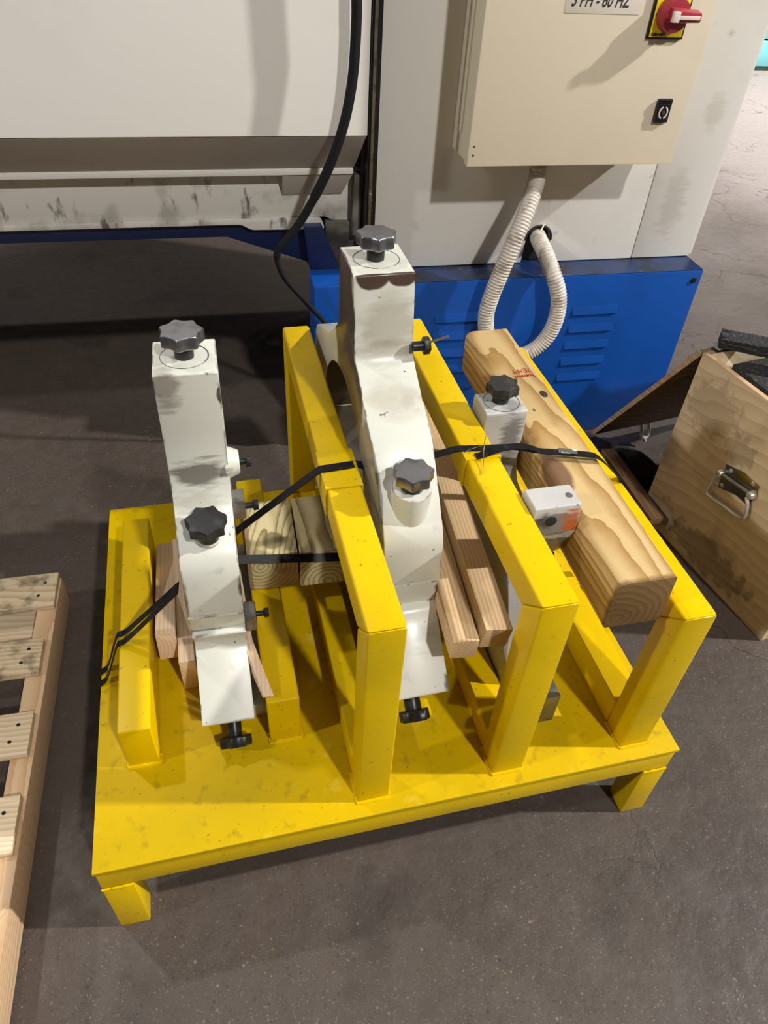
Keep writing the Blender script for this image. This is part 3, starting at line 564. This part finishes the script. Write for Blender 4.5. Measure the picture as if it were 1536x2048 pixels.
cl_ = [(.195, .5165)] + fillet([(.195, .465), (.181, .45), (.0928, .376), (.148, .306), (.25, .36), (.33, .262), (.65, .262), (.75, .40)], [.02, .02, .003, .003, .03, .03, .04, .04]) + [(.765, .5165)] + arc(.49, .5165, .178, 0, -180, 20)
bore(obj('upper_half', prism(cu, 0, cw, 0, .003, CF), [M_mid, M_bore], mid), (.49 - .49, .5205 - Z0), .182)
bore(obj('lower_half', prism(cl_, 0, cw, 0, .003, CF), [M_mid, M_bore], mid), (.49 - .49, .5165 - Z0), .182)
obj('base_flange', box(.004, cw - .004, .30, .68, Z0, .263, .003, CF), M_mid, mid)
knob(mid, CF @ Vector((cw / 2 - .001, .478, .894)), hub=.020, rh=.0125, phase=.1)
ringmark(mid, CF @ Vector((cw / 2, .478, .8942)), r=.033)
obj('clamp_boss', cyl(CF @ Vector((cw / 2 + .001, .246, .54)), CF @ Vector((cw / 2 + .001, .234, .676)), .026, .0285, 36, .004), M_mid, mid)
knob(mid, CF @ Vector((cw / 2 + .001, .234, .675)), hub=.013, rh=.016, phase=.3)
ax3 = CF.to_3x3() @ Vector((0, -.82, -.57))
knob(mid, CF @ Vector((cw / 2 - .008, .121, .338)), axis=ax3, hub=.022, rh=.013, Rk=.0245, th=.017, m=M_blk)
hx = CF.to_3x3() @ Vector((1, 0, 0))
sb = hexbolt(mid, CF @ Vector((cw, .405, .792)), hx, r=.013, L=.012, h=.010)
obj('split_pin', cyl(CF @ Vector((cw + .02, .405, .796)), CF @ Vector((cw + .053, .412, .800)), .0016, n=8), M_brass, sb)
obj('finger_rod', cyl(CF @ Vector((cw / 2, .478, .80)), CF @ Vector((cw / 2, .482, .57)), .016, n=20, bev=.002), M_steel, mid)
obj('finger_rod', cyl(CF @ Vector((cw / 2, .22, .38)), CF @ Vector((cw / 2, .42, .49)), .016, n=20, bev=.002), M_steel, mid)

# ---- small silver rest
SX0, SX1 = .675, .7475
sil = thing('follow_rest', 'small silver-grey cast rest with rusty drilled end, tight against the thick timber', 'machine part', ((SX0 + SX1) / 2, .32, Z0))
def ss(x, y, z): return (x - (SX0 + SX1) / 2, y - .32, z - Z0)
M_sil = mat('silver_grey_paint', srgb(190, 188, 184), .4, noises=((8, 6, .5, .72, srgb(165, 163, 160), .6), (120, 4, .66, .72, srgb(70, 68, 66), .7)), bump=(120, .2, .0006), spots=(
    (ss(.725, .40, .615), (.022, .03, .05), srgb(80, 80, 82), .7, 1.5, 90), (ss(.72, .40, .55), (.03, .03, .03), srgb(90, 88, 86), .6, 1.4, 50), (ss(.725, .42, .66), (.02, .025, .006), srgb(110, 108, 106), .6, 1.4, 90),
    (ss(.712, .183, .615), (.05, .0075, .026), srgb(104, 98, 90), .85, .5, 60), (ss(.688, .183, .625), (.022, .0075, .024), srgb(52, 46, 40), .85, 1.2, 70), (ss(.735, .183, .630), (.020, .0075, .017), srgb(176, 84, 22), .95, 1.7, 70), (ss(.737, .186, .607), (.018, .010, .014), srgb(172, 82, 22), .9, 1.9, 80), (ss(.712, .200, .560), (.05, .018, .030), srgb(96, 88, 84), .9, .6, 60), (ss(.735, .200, .553), (.014, .018, .018), srgb(130, 76, 44), .8, 1.0, 60), (ss(.735, .21, .645), (.006, .006, .006), srgb(50, 48, 46), .8, .8, 90)))
so = fillet([(.402, .661), (.405, .56), (.392, .523), (.33, .515), (.262, .535), (.244, .60), (.234, .646), (.189, .646), (.185, .596), (.2, .548), (.215, .525), (.235, .50), (.20, .44), (.165, .36), (.15, .30), (.15, Z0), (.48, Z0), (.50, .35), (.50, .50), (.464, .56), (.464, .661)], [.006, .03, .03, .02, .02, .01, .004, .004, .004, .006, .01, .02, .03, .03, .02, .004, .004, .04, .04, .02, .006])
obj('cast_body', prism(so, SX0, SX1, 0, .005, seg=3), M_sil, sil)
obj('cast_foot', box(.716, .757, .098, .155, Z0, .292, .003), M_steel, sil)
knob(sil, (.7105, .436, .661), hub=.017, rh=.0135, m=M_knobd, Rk=.0275, th=.017)
ringmark(sil, (.7115, .434, .6612), r=.030)
hb = cyl((.703, .190, .6205), (.703, .1855, .6205), .0085, n=20); obj('bolt_hole', hb, M_gap, sil)
obj('cross_rod', cyl((.735, .215, .52), (.735, .215, .30), .008, n=14), M_steel, sil)

# ================================================================== TIMBER
# thick beam (local frame fitted on its corners)
bl = (.7454, .055, .5287); brot = (R(-.99), R(-1.24), R(-1.76))
BFm = Matrix.Translation(bl) @ Euler(brot).to_matrix().to_4x4()
beam_poly = fillet([(0, 0), (.0885, 0), (.0885, .0885), (0, .0885)], [.006, .004, .004, .018], 5)
bb = prism(beam_poly, 0, .705, 1, .0012, BFm)
beam = thing('timber_beam', 'thick square pine beam with red handwriting, lying along the right yellow rail', 'timber', bl, brot)
obj('beam_body', bb, M_pine, beam)
def strokes(parent, lines, F, m, r=.0008, name='handwriting'):
    b = bmesh.new()
    for ln in lines:
        P = catmull([F @ Vector((x, y, 0)) for x, y in ln], 4); tube(P, r, 5, b)
    return obj(name, b, m, parent)
# text plane: reader stands behind the beam, so +u runs towards -x and +v towards -y
def hand(u0, v0, s): return BFm @ Matrix.Translation((u0, v0, .0887)) @ Matrix.Rotation(pi + R(3), 4, 'Z') @ Matrix.Scale(s, 4)
L7549 = [[(0, 1), (.55, 1), (.25, 0)], [(1.35, 1), (.85, 1), (.85, 0), (1.35, 0)], [(.85, .5), (1.25, .5)], [(1.65, 1), (1.6, .45), (2.1, .45)], [(2.05, 1), (2.05, 0)], [(2.85, .75), (2.6, 1), (2.4, .75), (2.6, .5), (2.85, .75), (2.8, 0)]]
LSUM = [[(.55, .95), (.2, 1), (.05, .75), (.35, .5), (.5, .2), (.2, 0), (0, .1)], [(.75, .6), (.75, .1), (1.05, .05), (1.15, .6), (1.2, 0)], [(1.4, 0), (1.4, .6), (1.65, .5), (1.7, 0), (1.75, .5), (2.0, .5), (2.05, 0)], [(2.25, 0), (2.25, .6), (2.5, .5), (2.55, 0), (2.6, .5), (2.85, .5), (2.9, 0)], [(3.15, .6), (3.15, 0)], [(3.5, 1), (3.5, .05), (3.7, 0)], [(3.3, .65), (3.75, .65)]]
strokes(beam, L7549, hand(.0790, .5475, .0123), M_rink)
strokes(beam, LSUM, hand(.0805, .5275, .0112), M_rink)
# two stacked-up square offcuts
def cuboid(name, m, label, ctr, size, rot, cat='timber', bev=.003, group=None):
    F = Matrix.Translation(ctr) @ Euler(rot).to_matrix().to_4x4(); hx_, hy, hz = [s / 2 for s in size]
    return single(name, box(-hx_, hx_, -hy, hy, -hz, hz, bev, F), m, label, cat, ctr, rot, group)
cuboid('timber_block', M_block, 'square greenish timber offcut with a knot on top, beside the left casting', (.320, .4545, .3815), (.087, .136, .0885), (R(1.5), 0, R(-2)), group='square timber offcuts under the strap')
cuboid('timber_block', M_block2, 'square greenish timber offcut half hidden under the first tall yellow rail', (.4095, .450, .3815), (.087, .140, .0885), (R(1.5), 0, R(-2)), group='square timber offcuts under the strap')
# sticks
st2 = thing('wooden_stick', 'long square pine stick nearer the second tall rail, bright cut end', 'stick', (.5825, .096, .4726), (R(2.0), R(7), R(-3.6)), 'square pine sticks beside the biggest casting')
obj('stick_body', box(0, .0425, 0, .60, 0, .0425, .003, MW[st2.name]), M_stick, st2)
st1 = thing('wooden_stick', 'square pine stick touching the biggest casting, left of the longer stick', 'stick', (.5415, .098, .4535), (R(2.1), R(1.5), R(-3.9)), 'square pine sticks beside the biggest casting')
obj('stick_body', box(0, .0400, 0, .27, 0, .0405, .003, MW[st1.name]), M_stick, st1)
# packing planks beside left rest
p1 = thing('wooden_plank', 'pale spruce plank packed against the low left yellow rail', 'plank', (.1065, .331, .2555), (R(-8), 0, R(0)), 'pale planks packed beside the left casting')
obj('plank_body', box(0, .0335, 0, .26, 0, .061, .002, MW[p1.name]), M_spr, p1)
p2 = thing('wooden_plank', 'pale spruce plank squeezed between the leaning plank and the left casting', 'plank', (.1415, .287, .2185), (0, 0, R(.5)), 'pale planks packed beside the left casting')
obj('plank_body', box(0, .0265, 0, .30, 0, .079, .002, MW[p2.name]), M_spr, p2)
# thin shim right of the left rest
A_, B_, C_ = Vector((.262, .43, .352)), Vector((.2665, .262, .362)), Vector((.288, .161, .343))
sh = bmesh.new(); off = Vector((-.0160, .002, 0))
top = [A_, B_, C_]; bot = [Vector((.2605, .43, .30)), Vector((.2655, .262, .318)), Vector((.2865, .163, .3365))]
vv = top + bot; vv = vv + [p + off for p in vv]
add_mesh(sh, vv, [(0, 1, 4, 3), (1, 2, 5, 4), (6, 9, 10, 7), (7, 10, 11, 8), (0, 6, 7, 1), (1, 7, 8, 2), (3, 4, 10, 9), (4, 5, 11, 10), (0, 3, 9, 6), (2, 8, 11, 5)], .001)
single('wooden_shim', sh, M_spr, 'thin wooden strip leaning between the left casting and the low middle rail', 'shim', (.27, .28, .318))

# ================================================================== STRAPS
def strap(pts, width=.0145, wd=(0, 1, 0), n=6):
    P = []
    V = [Vector(p) for p in pts]
    for a, b in zip(V, V[1:]):
        for k in range(n): P.append(a.lerp(b, k / n))
    P.append(V[-1])
    # soften bends
    for _ in range(2): P = [P[0]] + [(P[i - 1] + P[i] * 2 + P[i + 1]) / 4 for i in range(1, len(P) - 1)] + [P[-1]]
    return ribbon(P, wd, width)
RT1, RT2 = Z0 + .4254 + .0034, Z0 + .4182 + .0034
upper = thing('strap', 'black plastic strap running over the tall yellow rails and across the pine beam', 'strap', (.42, .33, RT1), group='black straps round the castings')
obj('band', strap([(-.003, .346, .15), (-.0035, .350, .2185), (.012, .358, .2235), (.046, .345, .3245), (.060, .343, .328), (.168, .285, .490)], .0115), M_strap, upper)
obj('band', strap([(.262, .345, .528), (.391, .330, RT1 - .001), (.398, .329, RT1), (.444, .332, RT1), (.466, .345, RT1 - .016), (.50, .362, .622), (.535, .358, .622)], .016), M_strap, upper)
obj('band', strap([(.535, .358, .622), (.56, .347, .632), (.612, .350, .640), (.621, .349, RT2), (.670, .343, RT2), (.700, .339, .6405), (.748, .336, .6275), (.775, .333, .6245), (.832, .313, .6260), (.848, .308, .615), (.898, .318, .562), (.9035, .322, .5555), (.9065, .330, .50), (.910, .345, .40), (.935, .36, .25), (.9525, .37, .2185), (.9525, .372, .15)], .0145), M_strap, upper)
tp = [Vector(q) for q in ((.6335, .326, RT2 + .0005), (.650, .3275, RT2 + .0025), (.668, .330, RT2 + .006), (.690, .333, RT2 + .006), (.715, .334, .643), (.74, .334, .633))]
obj('loose_tail', ribbon(catmull(tp, 4), [(0, 1, .15)] * (len(catmull(tp, 4))), .0125), M_strap, upper)
obj('sticker', ribbon([Vector((.778, .3345, .6262)), Vector((.806, .325, .6272))], (0, 1, 0), .0125, .0008), M_foil, upper)
lower = thing('strap', 'second black strap crossing low in front of the two greenish timber offcuts', 'strap', (.33, .36, .42), group='black straps round the castings')
obj('band', strap([(-.003, .322, .15), (-.0035, .326, .2185), (.012, .333, .2235), (.047, .325, .3245), (.060, .324, .328), (.168, .268, .497)], .0115), M_strap, lower)
obj('band', strap([(.255, .376, .4335), (.277, .3765, .4300), (.36, .375, .4175), (.44, .373, .4075), (.472, .372, .4045)], .0145, (0, .7, .7)), M_strap, lower)
wires = [[(.655, .350, .66), (.653, .345, .648), (.650, .342, .6475), (.625, .341, .6415), (.610, .335, .633)], [(.6535, .345, .6475), (.645, .325, .646), (.637, .300, .6405), (.630, .285, .6385)]]
wt = bmesh.new()
for w_ in wires: tube(catmull([Vector(q) for q in w_], 6), .0006, 6, wt)
single('wire_tie', wt, M_wire, 'thin bright wire twisted round the strap on the second tall rail', 'wire', (.653, .345, .6475))

# ================================================================== PALLET
PF = Matrix.Translation((-.1237, .7238, 0)) @ Matrix.Rotation(R(-1.95), 4, 'Z')
pal = thing('wooden_pallet', 'pale pine pallet cut off by the left edge beside the rack', 'pallet', (-.1237, .7238, 0), (0, 0, R(-1.95)))
obj('stringer', box(-.040, 0, -1.2, 0, .014, .093, .003, PF), M_str, pal)
obj('stringer', box(-.52, -.48, -1.2, 0, .014, .093, .003, PF), M_str, pal)
bds = [(-.092, .002, .003, M_pald), (-.262, -.178, .012, M_pald), (-.438, -.350, .006, M_pal), (-.613, -.514, .004, M_pal), (-.80, -.71, .008, M_pal), (-.97, -.88, .006, M_pal)]
for i, (y0, y1, inset, mm) in enumerate(bds):
    if i > 3: continue
    bd = obj('deck_board', box(-1.0, -inset, y0, y1, .0932, .1085, .002, PF @ Matrix.Rotation(R(random.uniform(-.5, .5)), 4, 'Z')), mm, pal)
    for (dx, dy) in ((.024, .30), (.034, .68)):
        c = PF @ Vector((-inset - dx, y0 + (y1 - y0) * (1 - dy), .1088)); obj('nail_hole', cyl(c - Vector((0, 0, .001)), c + Vector((0, 0, .0003)), .0035, n=12), M_gap, bd)
for y0, y1 in ((-.1, 0), (-.65, -.55), (-1.2, -1.1)): obj('bottom_board', box(-1.0, -.008, y0, y1, 0, .0138, .002, PF), M_pal, pal)
spl = bmesh.new()
for k in range(16):
    y = -.70 - k * .012; x = -.016 - random.uniform(0, .02); c = Vector((x, y, .093)); tip = c + Vector((random.uniform(-.01, .016), random.uniform(.008, .022), random.uniform(.002, .008)))
    cyl(PF @ c, PF @ tip, .0016, .0002, 5, bm=spl)
so_ = obj('splinters', spl, M_pal, pal); so_['kind'] = 'stuff'

# ================================================================== PLYWOOD CRATE
KY = R(7.59); KO = Vector((1.421, .3077, 0)); KF = Matrix.Translation(KO) @ Matrix.Rotation(KY, 4, 'Z')
KL, KH, KD, kt = .467, .50, .50, .013
cr = thing('plywood_crate', 'open worn plywood crate with chest handle at the right edge', 'crate', KO, (0, 0, KY))
obj('side_panel', box(0, kt, 0, KL, 0, KH, .0012, KF), M_ply, cr)
obj('side_panel', box(KD - kt, KD, 0, KL, 0, KH, .0012, KF), M_ply, cr)
obj('end_panel', box(kt + .0005, KD - kt - .0005, KL - kt, KL, 0, KH, .0012, KF), M_ply, cr)
obj('end_panel', box(kt + .0005, KD - kt - .0005, 0, kt, 0, KH, .0012, KF), M_ply, cr)
obj('floor_panel', box(kt + .0005, KD - kt - .0005, kt, KL - kt, .004, .018, .001, KF), M_ply, cr)
for q in ((.0005, kt - .0005, .001, KL - .001), (kt + .001, KD - .01, KL - kt + .0005, KL - .0005)):
    obj('ply_edge', box(q[0], q[1], q[2], q[3], KH, KH + .0006, .0, KF), M_plye, cr)
# lid hanging off the far edge
ph = R(57.5); LDF = KF @ Matrix.Translation((0, KL + .004, KH - .002)) @ Matrix.Rotation(-ph, 4, 'X')
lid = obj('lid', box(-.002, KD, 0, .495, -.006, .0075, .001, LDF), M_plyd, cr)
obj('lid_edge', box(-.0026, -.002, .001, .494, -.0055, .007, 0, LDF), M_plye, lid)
obj('catch_plate', box(.03, .088, KL - .012, KL + .020, KH + .0065, KH + .010, .001, KF @ Matrix.Translation((0, 0, 0))), M_chrome, cr)
obj('catch_base', box(.028, .092, KL - .012, KL - .001, KH + .0007, KH + .0064, .001, KF), M_blk, cr)
LE = LDF @ Vector((.172, .495, .0)); hd = (KF.to_3x3() @ Vector((0, -.35, -.94))).normalized(); hx_ = KF.to_3x3() @ Vector((1, 0, 0))
lp = [LE + hx_ * x + hd * y for x, y in ((0, -.004), (0, .040), (.006, .048), (.020, .048), (.026, .040), (.026, -.004), (.020, -.012), (.006, -.012), (0, -.004))]
hs = obj('latch_loop', tube(lp, .0055, 10), M_chrome, lid)
obj('latch_pin', cyl(LE + hx_ * .013 + hd * .05, LE + hx_ * .013 + hd * .063, .005, n=12, bev=.001), M_chrome, hs)
# chest handle on the side panel: plane coordinates (along crate length s, height z); outward is -x of crate
def kc(s, z, o=0.0): return KF @ Vector((-o, s, z))
def kpix(px, py):
    d = ray(px, py); n = KF.to_3x3() @ Vector((1, 0, 0)); p = CP + d * ((KO - CP).dot(n) / d.dot(n)); q = KF.inverted() @ p; return q.y, q.z
hp = [kpix(*p) for p in ((1455, 928), (1519, 972), (1515, 992), (1508, 992), (1499, 1013), (1495, 1013), (1440, 967), (1440, 960), (1450, 950))]
hc = [kpix(*p) for p in ((1454, 928), (1490, 945), (1519, 973), (1514, 992), (1507, 998), (1497, 1012), (1474, 990), (1438, 974), (1442, 958), (1450, 948))]
hpoly = [(s, z) for s, z in hc]
pl = bmesh.new(); n_ = len(hpoly)
vv = [kc(s, z, .0) for s, z in hpoly] + [kc(s, z, .003) for s, z in hpoly]
add_mesh(pl, vv, [tuple(range(n_)), tuple(range(2 * n_ - 1, n_ - 1, -1))] + [(i, (i + 1) % n_, n_ + (i + 1) % n_, n_ + i) for i in range(n_)], .0006)
hplate = obj('handle_plate', pl, M_handle, cr)
def kp3(px, py, o): s, z = kpix(px, py); return kc(s, z, o)
bail = catmull([kp3(1446, 948, .010), kp3(1436, 955, .012), kp3(1425, 975, .014), kp3(1424, 984, .014), kp3(1432, 993, .014), kp3(1458, 1011, .014), kp3(1482, 1029, .014), kp3(1494, 1034, .014), kp3(1501, 1026, .014), kp3(1504, 1005, .013), kp3(1500, 993, .010)], 6)
obj('handle_bail', tube(bail, .0042, 10), M_chrome, hplate)
obj('bail_barrel', tube([kp3(1447, 946, .008), kp3(1508, 988, .008)], .0065, 12), M_handle, hplate)
for p in ((1446, 945), (1508, 989)): c0, c1 = kp3(*p, .002), kp3(*p, .016); obj('bail_bracket', cyl(c0, c1, .0115, .008, 14, .002), M_chrome, hplate)
for p in ((1464, 941), (1508, 967), (1445, 970), (1496, 1002)): obj('screw', cyl(kp3(*p, .003), kp3(*p, .0055), .0055, .0035, 14), M_chrome, hplate)
# foam in the crate
def foam_slab(label, F, sx, sy, sz, seed):
    b = bmesh.new(); bmesh.ops.create_cube(b, size=1); bmesh.ops.subdivide_edges(b, edges=b.edges[:], cuts=14, use_grid_fill=True)
    rr = random.Random(seed)
    for v_ in b.verts: v_.co = F @ Vector((v_.co.x * sx + rr.uniform(-1, 1) * .0012, v_.co.y * sy + rr.uniform(-1, 1) * .0012, v_.co.z * sz + rr.uniform(-1, 1) * .0008))
    return single('foam_slab', b, M_foam, label, 'foam', F.translation, F.to_euler(), 'black foam pieces in the crate', smooth=80)
foam_slab('thick black foam slab sticking out over the far corner of the plywood crate', Matrix.Translation((1.568, .674, .5275)) @ Euler((R(10), 0, R(-32))).to_matrix().to_4x4(), .40, .040, .026, 1)
foam_slab('big black foam block filling the plywood crate under the slab', KF @ Matrix.Translation((.272, .232, .315)) @ Euler((R(1.5), R(-1), 0)).to_matrix().to_4x4(), .40, .41, .32, 2)
foam_slab('small grey-black foam offcut lying on the big foam block in the crate', KF @ Matrix.Translation((.235, .27, .502)) @ Euler((R(-8), R(6), R(-25))).to_matrix().to_4x4(), .14, .07, .045, 3)

# black moving cloth heap on the floor behind the rack
hb = bmesh.new(); nx, ny = 44, 34
grid = []
rr = random.Random(5)
from mathutils import noise as mnoise
for j in range(ny + 1):
    row = []
    for i in range(nx + 1):
        u, v_ = i / nx, j / ny; x = 1.10 + .40 * u
        y1 = 1.125 - max(0, x - 1.36) * 1.25; y0 = .83 + max(0, x - 1.30) * .25; y = y0 + (y1 - y0) * v_
        k = 4 * u * (1 - u) * 4 * v_ * (1 - v_)
        x += .03 * k * mnoise.noise(Vector((u * 3, v_ * 3, 1))); y += .02 * mnoise.noise(Vector((u * 5, v_ * 3, 7)))
        env = max(0, 1 - ((u - .5) / .5) ** 4) * max(0, 1 - ((v_ - .5) / .5) ** 4)
        h = .006 + env ** .5 * (.035 + .03 * mnoise.noise(Vector((x * 9, y * 9, 0))) + .018 * abs(mnoise.noise(Vector((x * 26, y * 20, 3)))))
        row.append(hb.verts.new((x, y, max(.004, h))))
    grid.append(row)
for j in range(ny):
    for i in range(nx): hb.faces.new((grid[j][i], grid[j][i + 1], grid[j + 1][i + 1], grid[j + 1][i]))
bed = [hb.verts.new((grid[j][i].co.x, grid[j][i].co.y, 0.0)) for j, i in ((0, 0), (0, nx), (ny, nx), (ny, 0))]
single('moving_blanket', hb, M_cloth, 'crumpled black cloth heaped on the floor under the hanging crate lid', 'cloth', (1.3, .95, 0), smooth=180)
# brown board on the floor between rack and crate
cuboid('wooden_board', M_board, 'dark brown board lying on the floor between rack and crate', (1.335, .82, .062), (.040, .30, .022), (0, 0, R(-1)), 'board')

# ================================================================== FAR TEAL MACHINE at the right edge
tl = thing('far_machine', 'teal and dark green machine far off at the top right edge', 'machine', (5.9, 6.4, 0), (0, 0, R(-4)))
TFm = MW[tl.name]
obj('lower_skirt', box(-.85, 1.5, -.5, 1.0, .03, .22, .01, TFm), M_teal, tl)
obj('upper_skirt', box(-.85, 1.5, -.49, 1.0, .235, .48, .01, TFm), M_teal, tl)
obj('machine_foot', box(-.84, 1.5, -.48, .98, 0, .035, .004, TFm), M_dgrn, tl)
obj('upper_body', box(-.70, 1.5, -.40, .98, .48, 1.6, .02, TFm), M_dgrn, tl)
